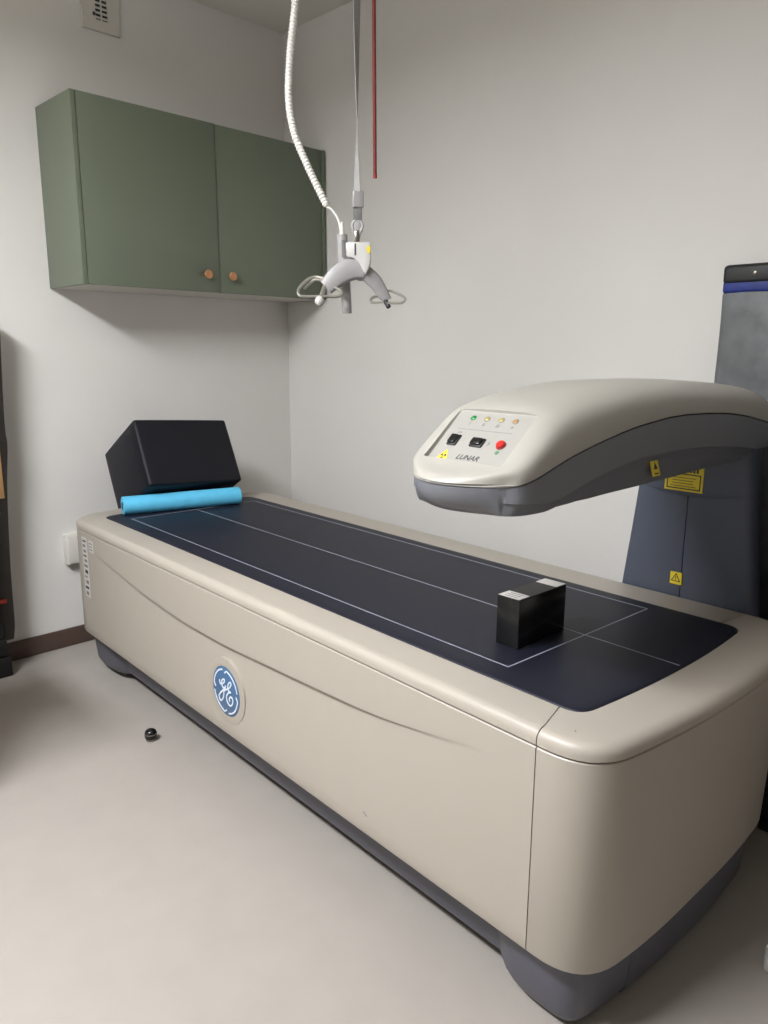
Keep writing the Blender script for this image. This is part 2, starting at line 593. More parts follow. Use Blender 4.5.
# beige moulded seat, blue disc and white strokes
lathe('badge_seat', [(.100, -.012), (.100, .0001), (.092, .0009), (.082, .0013), (.0755, .0010), (.0755, -.012)], 'beige', side, 48, rot_side)
badge = lathe('badge', [(.0745, -.004), (.0745, .0014), (.0732, .0022), (.0, .0024)], 'badge', scan, 48, rot_side)
strokes = [
 [(0.0322, 0.0273), (0.0316, 0.0177), (0.0228, 0.0158), (0.0072, 0.0261), (0.0048, 0.0348), (0.0147, 0.0328), (0.0214, 0.0212), (0.0165, 0.0094), (0.0054, 0.0092), (-0.0011, 0.018)],
 [(0.0008, 0.0113), (0.0175, -0.0032), (0.0345, -0.0192), (0.0387, -0.0319), (0.0301, -0.0382), (0.0171, -0.0277), (0.0111, -0.0132), (0.0093, -0.002), (-0.0057, 0.0087), (-0.0232, 0.0197), (-0.0324, 0.0326), (-0.0275, 0.0377), (-0.0182, 0.0301), (-0.0125, 0.0172), (-0.0167, 0.0082), (-0.0296, 0.0063)],
 [(-0.0253, 0.0064), (-0.0115, -0.0027), (-0.0038, -0.0164), (-0.0082, -0.0296), (-0.0222, -0.0366), (-0.036, -0.0266), (-0.0392, -0.0121), (-0.0287, -0.0074), (-0.0193, -0.0162), (-0.0218, -0.0241)],
]
for s_ in strokes:
    path = catmull([on_side(y, z, .0026) for y, z in s_], 6)
    tube('monogram_stroke', path, .0028, 'badge_w', badge, 6, flat=.35, flat_axis=(-1, 0, 0))
for k in range(4):                                   # four curls just inside the rim
    a0 = math.radians((92, 2, -88, 182)[k])
    pts = []
    for j in range(9):
        a = a0 - math.radians(80) * j / 8
        r = .0655 if j else .057
        pts.append(on_side(-r * math.cos(a), r * math.sin(a), .0026))
    tube('rim_curl', catmull(pts, 4), .0026, 'badge_w', badge, 6, flat=.35, flat_axis=(-1, 0, 0))

# stickers on the far end of the long side
def side_plate(name, y0, y1, z0, z1, d, material, parent):
    o = mesh_obj(name, S([(BX0 - d, y0, z0), (BX0 - d, y1, z0), (BX0 - d, y1, z1), (BX0 - d, y0, z1), (BX0 + .001, y0, z0), (BX0 + .001, y1, z0), (BX0 + .001, y1, z1), (BX0 + .001, y0, z1)]),
                 [(0, 1, 2, 3), (4, 5, 6, 7), (0, 1, 5, 4), (1, 2, 6, 5), (2, 3, 7, 6), (3, 0, 4, 7)], material, None, False)
    o.parent = parent
    return o
st = side_plate('sticker', -.402, -.452, .335, .575, .0006, 'sticker', scan)
z = .563
k = 0
while z > .345:
    h_ = random.choice((.006, .01, .014))
    side_plate('print_line', -.408 - random.random() * .012, -.436 - random.random() * .012, z - h_, z, .001, 'greyprint' if k % 3 else 'print', st)
    z -= h_ + .011
    k += 1
st = side_plate('sticker', -.474, -.515, .527, .572, .0006, 'sticker', scan)
for j in range(3):
    side_plate('print_line', -.479, -.508, .535 + j * .012, .539 + j * .012, .001, 'greyprint', st)

# small scuffs on the plastic
box('scuff_mark', (-.0008, -.007, -.0012), (.0006, .007, .0012), 'greyprint', scan, 0, 1, Matrix.Translation(Vector((BX0, -2.101, .228)) - T0) @ Matrix.Rotation(.5, 4, 'X'))
box('scuff_mark', (-.003, -.001, -.0006), (.003, .001, .0012), 'greyprint', scan, 0, 1, Matrix.Translation(Vector((-1.322, -2.618, .6295)) - T0) @ Matrix.Rotation(.7, 4, 'Z'))

# ---- scan arm --------------------------------------------------------------
AYC = -2.385
f_zl = hermite([-1.39, -1.34, -1.257, -1.165, -1.03, -.87, -.69, -.56, -.46, -.3, -.2], [1.056, 1.071, 1.099, 1.121, 1.144, 1.156, 1.151, 1.138, 1.122, 1.10, 1.09])
f_zt = hermite([-1.46, -1.44, -1.415, -1.385, -1.36, -1.33, -1.30, -1.27, -1.235, -1.19, -1.1, -.95, -.8, -.6, -.45, -.36, -.29, -.23, -.2],
               [1.066, 1.070, 1.0765, 1.0895, 1.110, 1.1365, 1.1625, 1.182, 1.192, 1.201, 1.213, 1.2225, 1.2225, 1.214, 1.203, 1.19, 1.168, 1.13, 1.092])
f_w = hermite([-1.39, -1.375, -1.35, -1.3, -1.2, -.87, -.55, -.46, -.38, -.3, -.24, -.2], [.112, .130, .139, .143, .148, .152, .150, .146, .132, .105, .07, .03])
bow = lambda x: .062 * (1 - smoothstep(-1.39, -1.12, x))
xs = [-1.39, -1.389, -1.387, -1.384, -1.379, -1.372, -1.36, -1.345, -1.33, -1.31, -1.29, -1.27, -1.25, -1.23, -1.21, -1.18, -1.14, -1.1, -1.05, -1, -.93, -.86, -.79, -.72, -.65, -.58, -.52, -.47, -.43, -.39, -.355, -.32, -.29, -.265, -.24, -.22, -.2]
NV = 44
vv = [-math.cos(PI * k / NV) for k in range(NV + 1)]
vs_, fs = [], []
for x in xs:
    zl, w = f_zl(x), f_w(x)
    nexp = 3.6 - .8 * smoothstep(-1.1, -.7, x)
    e_ = math.sqrt(1 - (1 - min(1, (x + 1.3905) / .022)) ** 2)
    for v in vv:
        zt = zl + (f_zt(x - bow(x) * (1 - v * v)) - zl) * e_
        z = zl + (zt - zl) * max(0, 1 - abs(v) ** nexp) ** (1 / nexp)
        vs_.append((x - bow(x) * (1 - v * v), AYC + v * w, z))
    for v in vv[1:-1]:
        vs_.append((x - bow(x) * (1 - v * v), AYC + v * w, zl - .001))
per = 2 * NV
def ring(i):
    base = i * per
    top = [base + k for k in range(NV + 1)]
    bot = [base + NV + 1 + k for k in range(NV - 1)]
    return top + bot[::-1]
for i in range(len(xs) - 1):
    a, c = ring(i), ring(i + 1)
    for k in range(per):
        k2 = (k + 1) % per
        fs.append((a[k], a[k2], c[k2], c[k]))
fs.append(ring(0))
fs.append(ring(len(xs) - 1))
cover = smesh('arm_cover', vs_, fs, 'white_pl', angle=50)

# control panel plane
th = math.atan2(.0855, .095)
PC = Vector((-1.33, -2.385, 1.124))
es, et, en = Vector((0, -1, 0)), Vector((math.cos(th), 0, math.sin(th))), Vector((-math.sin(th), 0, math.cos(th)))
PM = Matrix(((es.x, et.x, en.x, PC.x - T0.x), (es.y, et.y, en.y, PC.y - T0.y), (es.z, et.z, en.z, PC.z - T0.z), (0, 0, 0, 1)))
# recess the cover where the panel sits
cut = bm_obj('cutter', bm_box((-.0935, -.066, -.001), (.0935, .0675, .08), .006, 2, PM), 'white_pl', scan)
md = cover.modifiers.new('recess', 'BOOLEAN')
md.operation = 'DIFFERENCE'
md.solver = 'EXACT'
md.object = cut
bpy.context.view_layer.update()
me = bpy.data.meshes.new_from_object(cover.evaluated_get(bpy.context.evaluated_depsgraph_get()))
cover.modifiers.clear()
old = cover.data
me.materials.clear()
me.materials.append(M['white_pl'])
cover.data = me
me.name = 'arm_cover'
bpy.data.meshes.remove(old)
bpy.data.objects.remove(cut, do_unlink=True)
me.shade_smooth()
me.set_sharp_from_angle(angle=math.radians(42))

panel = box('control_panel', (-.0905, -.0635, -.0012), (.0905, .0645, .0006), 'panel', scan, 0, 1, PM)
PT = .0006
def pbox(name, cx, cy, sx, sy, h, material, bev=0, rz=0):
    mt = PM @ Matrix.Translation((cx, cy, PT)) @ Matrix.Rotation(rz, 4, 'Z')
    return box(name, (-sx / 2, -sy / 2, -.0005), (sx / 2, sy / 2, h), material, panel, bev, 2, mt)
def pcyl(name, cx, cy, prof, material, seg=20):
    return lathe(name, prof, material, panel, seg, PM @ Matrix.Translation((cx, cy, PT)))
for cx, m_ in ((-.0499, 'green_led'), (-.0157, 'amber_led'), (.0182, 'amber_led'), (.0516, 'orange_led')):
    pcyl('lamp_bezel', cx, .0480, [(.0062, -.0004), (.0062, .0008), (.0048, .0012), (.0048, .0002)], 'greyprint' if m_ != 'green_led' else 'green_led')
    pcyl('indicator_lamp', cx, .0480, [(.0047, -.0002), (.0047, .001), (.003, .002), (.0, .0024)], m_)
for j, cx in enumerate((-.0498, -.0158, .0182, .0522)):
    for q in range((1, 2, 3, 2)[j]):
        pbox('lamp_symbol', cx + (q - ((1, 2, 3, 2)[j] - 1) / 2) * .003, .0335, .0013 if j < 3 else .0022, .008 if j < 3 else .005, .0002, 'greyprint')
pbox('divider_line', -.004, .0187, .131, .0011, .0002, 'greyprint')
for cx, cy in ((-.0575, -.0115), (.001, -.0120)):
    sx, sy = ((.022, .026) if cx < -.03 else (.029, .021))
    pbox('switch_bezel', cx, cy, sx, sy, .0035, 'black_pl', .0012)
    pbox('rocker_switch', cx, cy, sx - .006, sy - .006, .0085, 'black', .0018)
for cx, cy, rz in ((-.0575, .0078, 0), (.0245, -.0105, -PI / 2)):
    mt = PM @ Matrix.Translation((cx, cy, PT)) @ Matrix.Rotation(rz, 4, 'Z')
    v = [mt @ Vector(p) for p in ((-.006, 0, 0), (.006, 0, 0), (0, .005, 0), (-.006, 0, .0003), (.006, 0, .0003), (0, .005, .0003))]
    mesh_obj('arrow_mark', v, [(0, 1, 2), (3, 4, 5), (0, 1, 4, 3), (1, 2, 5, 4), (2, 0, 3, 5)], 'greyprint', panel, False)
pcyl('stop_button_collar', .0561, -.0115, [(.0098, -.0004), (.0098, .0015), (.0088, .002), (.0088, .0004)], 'redtrim', 28)
pcyl('stop_button', .0561, -.0115, [(.0086, -.0002), (.0086, .005), (.0072, .0066), (.0, .0072)], 'red', 28)
pcyl('green_mark', .0569, -.0284, [(.0042, -.0002), (.0042, .0003), (.0028, .0003), (.0028, -.0002)], 'green_led', 18)
pcyl('green_mark', .0569, -.0284, [(.0016, -.0002), (.0016, .0003), (0, .0003)], 'green_led', 12)
def warn_triangle(parent, mtx, size, name='warning_triangle', trefoil=True, base_mat='yellow'):
    h_ = size * .866
    v = []
    for zz in (0, .0004):
        v += [mtx @ Vector(p) for p in ((-size / 2, -h_ / 3, zz), (size / 2, -h_ / 3, zz), (0, 2 * h_ / 3, zz))]
    mesh_obj(name, v, [(0, 1, 2), (3, 4, 5), (0, 1, 4, 3), (1, 2, 5, 4), (2, 0, 3, 5)], base_mat, parent, False)
    if trefoil:
        b = bmesh.new()
        for k in range(3):
            a0 = PI / 2 + PI + k * 2 * PI / 3 - PI / 6
            ps = []
            for rr, rng in ((size * .075, range(0, 5)), (size * .24, range(4, -1, -1))):
                for j in rng:
                    a = a0 + PI / 3 * j / 4
                    ps.append(b.verts.new(mtx @ Vector((rr * math.cos(a), rr * math.sin(a), .0007))))
            b.faces.new(ps)
        ps = [b.verts.new(mtx @ Vector((size * .045 * math.cos(2 * PI * k / 10), size * .045 * math.sin(2 * PI * k / 10), .0007))) for k in range(10)]
        b.faces.new(ps)
        bm_obj('trefoil', b, 'print', parent, False)
warn_triangle(panel, PM @ Matrix.Translation((-.0575, -.0520, PT)), .030)
text_obj('lettering', 'LUNAR', .0165, 'print', panel, PM @ Matrix.Translation((.0012, -.0490, PT)), .0003, .25, .0002)

# grey lower shell of the arm
f_zc = hermite([-1.39, -1.30, -1.27, -1.236, -1.158, -1.02, -.9, -.77, -.58, -.45, -.2], [1.027, 1.024, 1.028, 1.038, 1.057, 1.077, 1.081, 1.079, 1.064, 1.05, 1.04])
f_zb = hermite([-1.39, -1.28, -1.25, -1.06, -.82, -.45, -.2], [1.003, 1.001, 1.004, 1.006, 1.012, 1.022, 1.03])
f_bw = hermite([-1.39, -1.30, -1.26, -1.2, -1.1, -.8, -.45, -.2], [.93, .92, .88, .84, .80, .79, .79, .79])
vs_, fs = [], []
def shell_station(x):
    zl, w, zc, zb, bw = f_zl(x) - .004, f_w(x) - .001, f_zc(x), f_zb(x), f_bw(x)
    zc = min(zc, zl - .01)
    zb = min(zb, zc - .008)
    h_, soft = zc - zb, 1 - bw
    kx = [0, bw - .05, bw - .02, 1 - soft * .95, 1 - soft * .8, 1 - soft * .55, 1]
    kz = [zb, zb, zb + h_ * .10, zb + h_ * .35, zb + h_ * .7, zb + h_ * .92, zc]
    order = sorted(range(7), key=lambda q: kx[q])
    xa, za = [kx[q] for q in order], [kz[q] for q in order]
    rake = .034 * (1 - smoothstep(-1.39, -1.27, x))
    def pt(v, f):
        zbot = float(np.interp(abs(v), xa, za))
        z = zl + (zbot - zl) * f
        return (x - bow(x) * (1 - v * v) + .001 + rake * (1 - v ** 4) * f ** 2.6, AYC - v * w, z)
    return pt
pts_v = sorted(set([round(v, 4) for v in vv] + [.72, .76, .8, .84, .88, .91, .94, .97, -.72, -.76, -.8, -.84, -.88, -.91, -.94, -.97]))
ROWS = [k / 6 for k in range(7)]
nv = len(pts_v)
loop_n = 2 * nv + 2 * 5
for x in xs:
    pt = shell_station(x)
    vs_ += [pt(v, 0) for v in pts_v] + [pt(1, f) for f in ROWS[1:-1]] + [pt(v, 1) for v in reversed(pts_v)] + [pt(-1, f) for f in reversed(ROWS[1:-1])]
for i in range(len(xs) - 1):
    for k in range(loop_n):
        k2 = (k + 1) % loop_n
        fs.append((i * loop_n + k, i * loop_n + k2, (i + 1) * loop_n + k2, (i + 1) * loop_n + k))
fs.append(tuple((len(xs) - 1) * loop_n + k for k in range(loop_n)))
# rounded nose face: rows between the top and the bottom edge of the first station
pt = shell_station(xs[0])
grid = {}
for r in range(7):
    for c in range(nv):
        if r == 0:
            grid[r, c] = c
        elif r == 6:
            grid[r, c] = nv + 5 + (nv - 1 - c)
        elif c == nv - 1:
            grid[r, c] = nv + r - 1
        elif c == 0:
            grid[r, c] = nv + 5 + nv + (5 - r)
        else:
            grid[r, c] = len(vs_)
            vs_.append(pt(pts_v[c], ROWS[r]))
for r in range(6):
    for c in range(nv - 1):
        fs.append((grid[r, c], grid[r, c + 1], grid[r + 1, c + 1], grid[r + 1, c]))
shell = smesh('arm_shell', vs_, fs, 'grey', angle=34)

# column and neck
CYC = -2.361
def col_plan(hw, x0=-.449, x1=-.19, n=8):
    """front half-outline from the middle of the front round to the middle of the back (towards -y); list of (x, dy)"""
    p = [(x0 - .012 * (1 - (k / 6) ** 2), hw * .86 * k / 6) for k in range(7)]
    a, c, d = (x0, hw * .86), (x0 + .002, hw), (x0 + .04, hw * .985)
    p += [((1 - t) ** 2 * a[0] + 2 * t * (1 - t) * c[0] + t * t * d[0], (1 - t) ** 2 * a[1] + 2 * t * (1 - t) * c[1] + t * t * d[1]) for t in [k / 5 for k in range(1, 6)]]
    a, c, d = (x0 + .04, hw * .985), (x1 - .08, hw * .80), (x1, hw * .35)
    p += [((1 - t) ** 2 * a[0] + 2 * t * (1 - t) * c[0] + t * t * d[0], (1 - t) ** 2 * a[1] + 2 * t * (1 - t) * c[1] + t * t * d[1]) for t in [k / n for k in range(1, n + 1)]]
    p.append((x1, 0))
    return p
f_hw = hermite([0, .3, .6, .75, .93, 1.12], [.214, .208, .195, .179, .160, .144])
for sgn in (1, -1):
    zs = [.02, .2, .4, .55, .62, .7, .78, .86, .93]
    vs_, fs = [], []
    cnt = None
    for z in zs:
        pl = col_plan(f_hw(z))
        cnt = len(pl)
        for q, (x, dy) in enumerate(pl):
            vs_.append((x + (.004 if q == 0 else 0), CYC - sgn * max(dy, .0012 if q < 3 else 0), z))
    for a in range(len(zs) - 1):
        for k in range(cnt - 1):
            fs.append((a * cnt + k, a * cnt + k + 1, (a + 1) * cnt + k + 1, (a + 1) * cnt + k))
        fs.append((a * cnt, a * cnt + cnt - 1, (a + 1) * cnt + cnt - 1, (a + 1) * cnt))
    fs.append(tuple(range(cnt)))
    fs.append(tuple((len(zs) - 1) * cnt + k for k in range(cnt)))
    smesh('column_shell', vs_, fs, 'slate')
vs_, fs = [], []
levels = [0, .06, .3, .6, 1]
cnt = None
for l in levels:
    full = None
    hwz = f_hw(.93) + .004 + (f_hw(1.12) - f_hw(.93)) * l
    pl = col_plan(hwz, -.4535)
    full = pl + [(x, -dy) for x, dy in pl[-2:0:-1]]
    cnt = len(full)
    for x, dy in full:
        v = dy / hwz
        zlow = .928 - .022 * (1 - v * v)
        zz = zlow + (1.062 - zlow) * l
        grow = -.002 if l == 0 else 0
        vs_.append((x - grow, CYC - dy, zz))
for a in range(len(levels) - 1):
    for k in range(cnt):
        k2 = (k + 1) % cnt
        fs.append((a * cnt + k, a * cnt + k2, (a + 1) * cnt + k2, (a + 1) * cnt + k))
fs.append(tuple(range(cnt)))
fs.append(tuple((len(levels) - 1) * cnt + k for k in range(cnt)))
smesh('neck', vs_, fs, 'slate')

# stickers on column, neck and arm
def face_x(x, y, z):
    """frame on a surface facing -x: local X to the right as seen, local Y up"""
    return Matrix(((0, 0, -1, x - T0.x), (-1, 0, 0, y - T0.y), (0, 1, 0, z), (0, 0, 0, 1)))
mt = face_x(-.4612, -2.349, .676)
s1 = box('warning_sticker', (-.0165, -.017, -.002), (.0165, .017, .0004), 'yellow', scan, 0, 1, mt)
warn_triangle(s1, mt @ Matrix.Translation((0, -.001, .0004)), .028, 'warning_triangle', False, 'print')
warn_triangle(s1, mt @ Matrix.Translation((0, -.001, .0008)), .019, 'warning_triangle', False, 'yellow')
box('exclamation_mark', (-.0012, -.004, .0008), (.0012, .006, .0014), 'print', s1, 0, 1, mt)
mt = face_x(-.4655, -2.349, .955)
s2 = box('warning_label', (-.053, -.036, -.004), (.053, .036, .0005), 'yellow', scan, 0, 1, mt)
b = bmesh.new()
for lo, hi in (((-.047, -.031, .0004), (.047, -.028, .0009)), ((-.047, .008, .0004), (.047, .011, .0009)), ((-.047, -.028, .0004), (-.044, .008, .0009)), ((.044, -.028, .0004), (.047, .008, .0009))):
    bm_box(lo, hi, 0, 1, mt, b)
bm_obj('label_border', b, 'print', s2, False)
for j in range(4):
    box('print_line', (-.038 + random.random() * .006, -.0235 + j * .0075, .0004), (.038 - random.random() * .014, -.0220 + j * .0075, .0008), 'print', s2, 0, 1, mt)
for j in range(9):
    box('printed_letter', (-.040 + j * .0092, .015, .0004), (-.040 + j * .0092 + .0058, .029, .0009), 'print', s2, 0, 1, mt)
# small sticker on the near flank of the arm belly (faces -y)
def face_y(x, y, z, tilt=0):
    return Matrix.Translation(Vector((x, y, z)) - T0) @ Matrix.Rotation(PI / 2 + tilt, 4, 'X')
mt = face_y(-.935, -2.5185, 1.046, -.30)
s3 = box('warning_sticker', (-.0135, -.016, -.002), (.0135, .016, .0012), 'yellow', scan, 0, 1, mt)
warn_triangle(s3, mt @ Matrix.Translation((0, .003, .0012)), .016, 'warning_triangle', False, 'print')
box('print_line', (-.008, -.012, .0011), (.008, -.0095, .0016), 'print', s3, 0, 1, mt)

# ------------------------------------------------------------------ things on the bench
def toworld(p):
    c, s = math.cos(TY), math.sin(TY)
    dx, dy = p[0] + .8, p[1] + 1.3
    return Vector((-.8 + dx * c - dy * s, -1.3 + dx * s + dy * c, p[2]))
# black test block
bl = empty('test_block', toworld((-1.025, -2.291, MZ + .0006)), TY + math.radians(1.5))
tag(bl, 'glossy black test block with two white labels on top, standing on the navy mat', 'block')
box('body', (-.09, -.0305, 0), (.09, .0305, .113), 'black', bl, .0012, 2)
box('top_plate', (-.0895, -.030, .113), (.0895, .030, .1145), 'black_top', bl)
box('label', (-.089, -.0285, .1143), (-.050, .0285, .1152), 'paper', bl)
box('label', (.052, -.0285, .1143), (.089, .0285, .1152), 'paper', bl)
for j in range(3):
    box('print_line', (-.083 + j * .011, -.018, .115), (-.080 + j * .011, .016, .1154), 'greyprint', bl)

# paper roll lying across the head of the mat
ra, rb = toworld((-1.196, -.398, 0)), toworld((-.722, -.500, 0))
RR = .0365
ax = (rb - ra)
L = ax.length
ro = empty('paper_roll', (ra.x, ra.y, MZ + RR + .0006), math.atan2(ax.y, ax.x))
tag(ro, 'light blue paper couch roll lying across the far end of the mat', 'paper roll')
def along_x(prof, name, material, parent):
    return lathe(name, prof, material, parent, 36, Matrix.Rotation(PI / 2, 4, 'Y'), 35, True)
along_x([(.0155, .0), (RR - .002, 0), (RR, .002), (RR, L - .002), (RR - .002, L), (.0155, L)], 'paper_layers', 'cyan', ro)
for sgn in (0, 1):
    z0 = -.0015 if sgn == 0 else L - .03
    z1 = .03 if sgn == 0 else L + .0015
    # cardboard core: an open ring
    vs_, fs = [], []
    sg = 24
    for k in range(sg):
        a = 2 * PI * k / sg
        for r, zz in ((.0155, z0), (.0155, z1), (.0125, z1), (.0125, z0)):
            vs_.append(Matrix.Rotation(PI / 2, 4, 'Y') @ Vector((r * math.cos(a), r * math.sin(a), zz)))
    for k in range(sg):
        k2 = (k + 1) % sg
        for j in range(4):
            j2 = (j + 1) % 4
            fs.append((k * 4 + j, k2 * 4 + j, k2 * 4 + j2, k * 4 + j2))
    mesh_obj('card_core', vs_, fs, 'cyan_d', ro)
box('paper_edge', (.002, -.001, RR - .0008), (L - .002, .022, RR + .0004), 'cyan', ro, 0, 1, Matrix.Rotation(math.radians(-40), 4, 'X'))

# positioning cushion wedged between bench end and wall
th_, ro_ = math.radians(30.69), math.radians(-3.96)
ex = Vector((1, 0, 0))
up = Vector((0, math.sin(th_), math.cos(th_)))
fr = Vector((0, -math.cos(th_), math.sin(th_)))
ex, up = ex * math.cos(ro_) + up * math.sin(ro_), up * math.cos(ro_) - ex * math.sin(ro_)
cb = Vector((-1.0639, -.172, .5832))
CM = Matrix(((ex.x, -fr.x, up.x, cb.x), (ex.y, -fr.y, up.y, cb.y), (ex.z, -fr.z, up.z, cb.z), (0, 0, 0, 1)))
CL, CH, CD = .4287, .2936, .3345
cu = empty('positioning_cushion', cb)
cu.matrix_world = CM
tag(cu, 'dark navy block cushion leaning against the wall behind the blue paper roll', 'cushion')
b = bmesh.new()
bmesh.ops.create_cube(b, size=1)
bmesh.ops.bevel(b, geom=b.edges[:], offset=.035, segments=4, profile=.55, affect='EDGES')
bmesh.ops.subdivide_edges(b, edges=[e for e in b.edges if e.calc_length() > .5], cuts=6, use_grid_fill=True)
for v in b.verts:
    q = v.co.copy()
    puff = .012
    f = lambda a: 1 - (2 * a) ** 2
    v.co = Vector(((q.x + .5) * CL, -(.5 - q.y) * CD, (q.z + .5) * CH)) + Vector((
        math.copysign(puff, q.x) * f(q.y) * f(q.z) * (abs(q.x) > .45), math.copysign(puff, q.y) * f(q.x) * f(q.z) * (abs(q.y) > .45) * .5, math.copysign(puff, q.z) * f(q.x) * f(q.y) * (abs(q.z) > .45)))
bm_obj('cushion_body', b, 'navy_soft', cu, True, 60)
for x in (.006, CL - .006):
    pts = [(x, -.006, .006), (x, -CD + .006, .006), (x, -CD + .006, CH - .006), (x, -.006, CH - .006)]
    loop = []
    for k in range(4):
        a, c = Vector(pts[k]), Vector(pts[(k + 1) % 4])
        loop += [a.lerp(c, t / 6) for t in range(6)]
    tube('seam_piping', loop, .0028, 'navy_soft', cu, 6, closed=True)

# ------------------------------------------------------------------ green wall cabinet
cab = empty('wall_cabinet', (-1.2091, 0, 1.5225))
tag(cab, 'sage green two-door wall cabinet with round wooden knobs', 'cabinet')
CW, CDp, CHh = 1.2, .3167, 2.1953 - 1.5225
DT = .019
cd_ = CDp - DT - .002
box('side_panel', (0, -CDp, 0), (.018, -.001, CHh), 'green', cab, .0012)
box('side_panel', (CW - .018, -CDp, 0), (CW, -.001, CHh), 'green', cab, .0012)
box('top_panel', (.018, -cd_, CHh - .018), (CW - .018, -.001, CHh), 'green', cab)
box('bottom_panel', (.018, -cd_, 0), (CW - .018, -.001, .018), 'green_in', cab)
box('back_panel', (.018, -.012, .018), (CW - .018, -.002, CHh - .018), 'green_in', cab)
box('shelf', (.019, -cd_ + .02, CHh / 2), (CW - .019, -.013, CHh / 2 + .016), 'green_in', cab)
for k in range(2):
    x0 = .0205 if k == 0 else .6015
    x1 = .5985 if k == 0 else 1.1795
    dy = 0 if k == 0 else .005
    d = box('door', (x0, -CDp + dy, .001), (x1, -CDp + DT + dy, CHh), 'green', cab, .0012)
    kx = .532 if k == 0 else .656
    lathe('door_knob', [(.007, 0), (.008, .006), (.0085, .012), (.0165, .016), (.018, .019), (.018, .024), (.0165, .026), (.0, .0265)], 'wood', d, 26,
          Matrix.Translation((kx, -CDp + dy, .071)) @ Matrix.Rotation(PI / 2, 4, 'X'))

# ------------------------------------------------------------------ ceiling hoist gear
HA = math.atan2(-.70578585, .70842525)
hz = 1.5
bar = empty('hoist_spreader_bar', (-.5595, -1.128, hz), HA)
tag(bar, 'grey curved hoist spreader bar with steel hook loops hanging on a webbing strap', 'hoist bar')
HC2 = 1.2798 + (HC - 1.2798) / .778              # ceiling height before the gear is scaled to its real size
def H(x, z, y=0):
    return Vector((x, y, z - hz))
# webbing strap with a half twist
vs_, fs = [], []
N = 60
for k in range(N + 1):
    t = k / N
    z = HC2 - .001 + (1.826 - HC2 + .001) * t
    # quarter turn: full face high up, edge on around z = 2.09, three-quarter face at the buckle
    a = math.radians(15 + 150 * smoothstep(2.65, 1.75, z) if False else (8 + (86 - 8) * min(1, max(0, (2.75 - z) / .655)) if z > 2.095 else 86 + 50 * (2.095 - z) / .27))
    w = .0165
    for sx, sy in ((-1, -1), (1, -1), (1, 1), (-1, 1)):
        p = Vector((sx * w * math.cos(a) - sy * .0011 * math.sin(a), sx * w * math.sin(a) + sy * .0011 * math.cos(a), z - hz))
        vs_.append(p)
for k in range(N):
    for j in range(4):
        j2 = (j + 1) % 4
        fs.append((k * 4 + j, k * 4 + j2, (k + 1) * 4 + j2, (k + 1) * 4 + j))
fs += [(0, 1, 2, 3), tuple(4 * N + j for j in range(4))]
mesh_obj('strap', vs_, fs, 'web', bar, True, 30)
box('strap_buckle', (-.0175, -.012, 1.776 - hz), (.022, .012, 1.833 - hz), 'hoist', bar, .004, 3, Matrix.Rotation(.25, 4, 'Z'))
box('lower_webbing', (-.013, -.006, 1.735 - hz), (.017, .006, 1.778 - hz), 'web_d', bar, .002)
sw_path = [H(0, 1.742), H(.016, 1.728), H(.019, 1.712), H(.008, 1.690), H(0, 1.664), H(-.008, 1.690), H(-.017, 1.712), H(-.014, 1.728)]
tube('swivel_ring', catmull(sw_path + [sw_path[0]], 4)[:-1], .0055, 'hoist', bar, 8, closed=True)
box('swivel_tongue', (-.0125, -.003, 1.694 - hz), (.0135, .005, 1.735 - hz), 'hoist', bar, .003)
box('swivel_stem', (-.0085, -.006, 1.650 - hz), (.0085, .006, 1.700 - hz), 'steel_d', bar, .002)
# white hub: shield-shaped block
b = bmesh.new()
pr = [(-.040, 1.658), (.046, 1.658), (.050, 1.628), (.049, 1.594), (.042, 1.568), (.031, 1.546), (.021, 1.562), (.008, 1.586), (-.012, 1.603), (-.037, 1.607)]
fr_, bk = [], []
for x, z in pr:
    fr_.append(b.verts.new(H(x, z, -.034)))
    bk.append(b.verts.new(H(x, z, .034)))
b.faces.new(fr_)
b.faces.new(bk)
for k in range(len(pr)):
    k2 = (k + 1) % len(pr)
    b.faces.new((fr_[k], fr_[k2], bk[k2], bk[k]))
bmesh.ops.recalc_face_normals(b, faces=b.faces)
bmesh.ops.bevel(b, geom=b.edges[:], offset=.006, segments=2, profile=.5, affect='EDGES')
hub = bm_obj('hub', b, 'hoist_w', bar)
box('hub_slot', (-.0085, -.0352, 1.612 - hz), (-.003, -.030, 1.652 - hz), 'print', hub)
lathe('yellow_sticker', [(.013, -.001), (.013, .0006), (0, .0006)], 'yellow', hub, 20, Matrix.Translation(H(.041, 1.632, -.0338)) @ Matrix.Rotation(PI / 2, 4, 'X') @ Matrix.Scale(.55, 4, (1, 0, 0)))
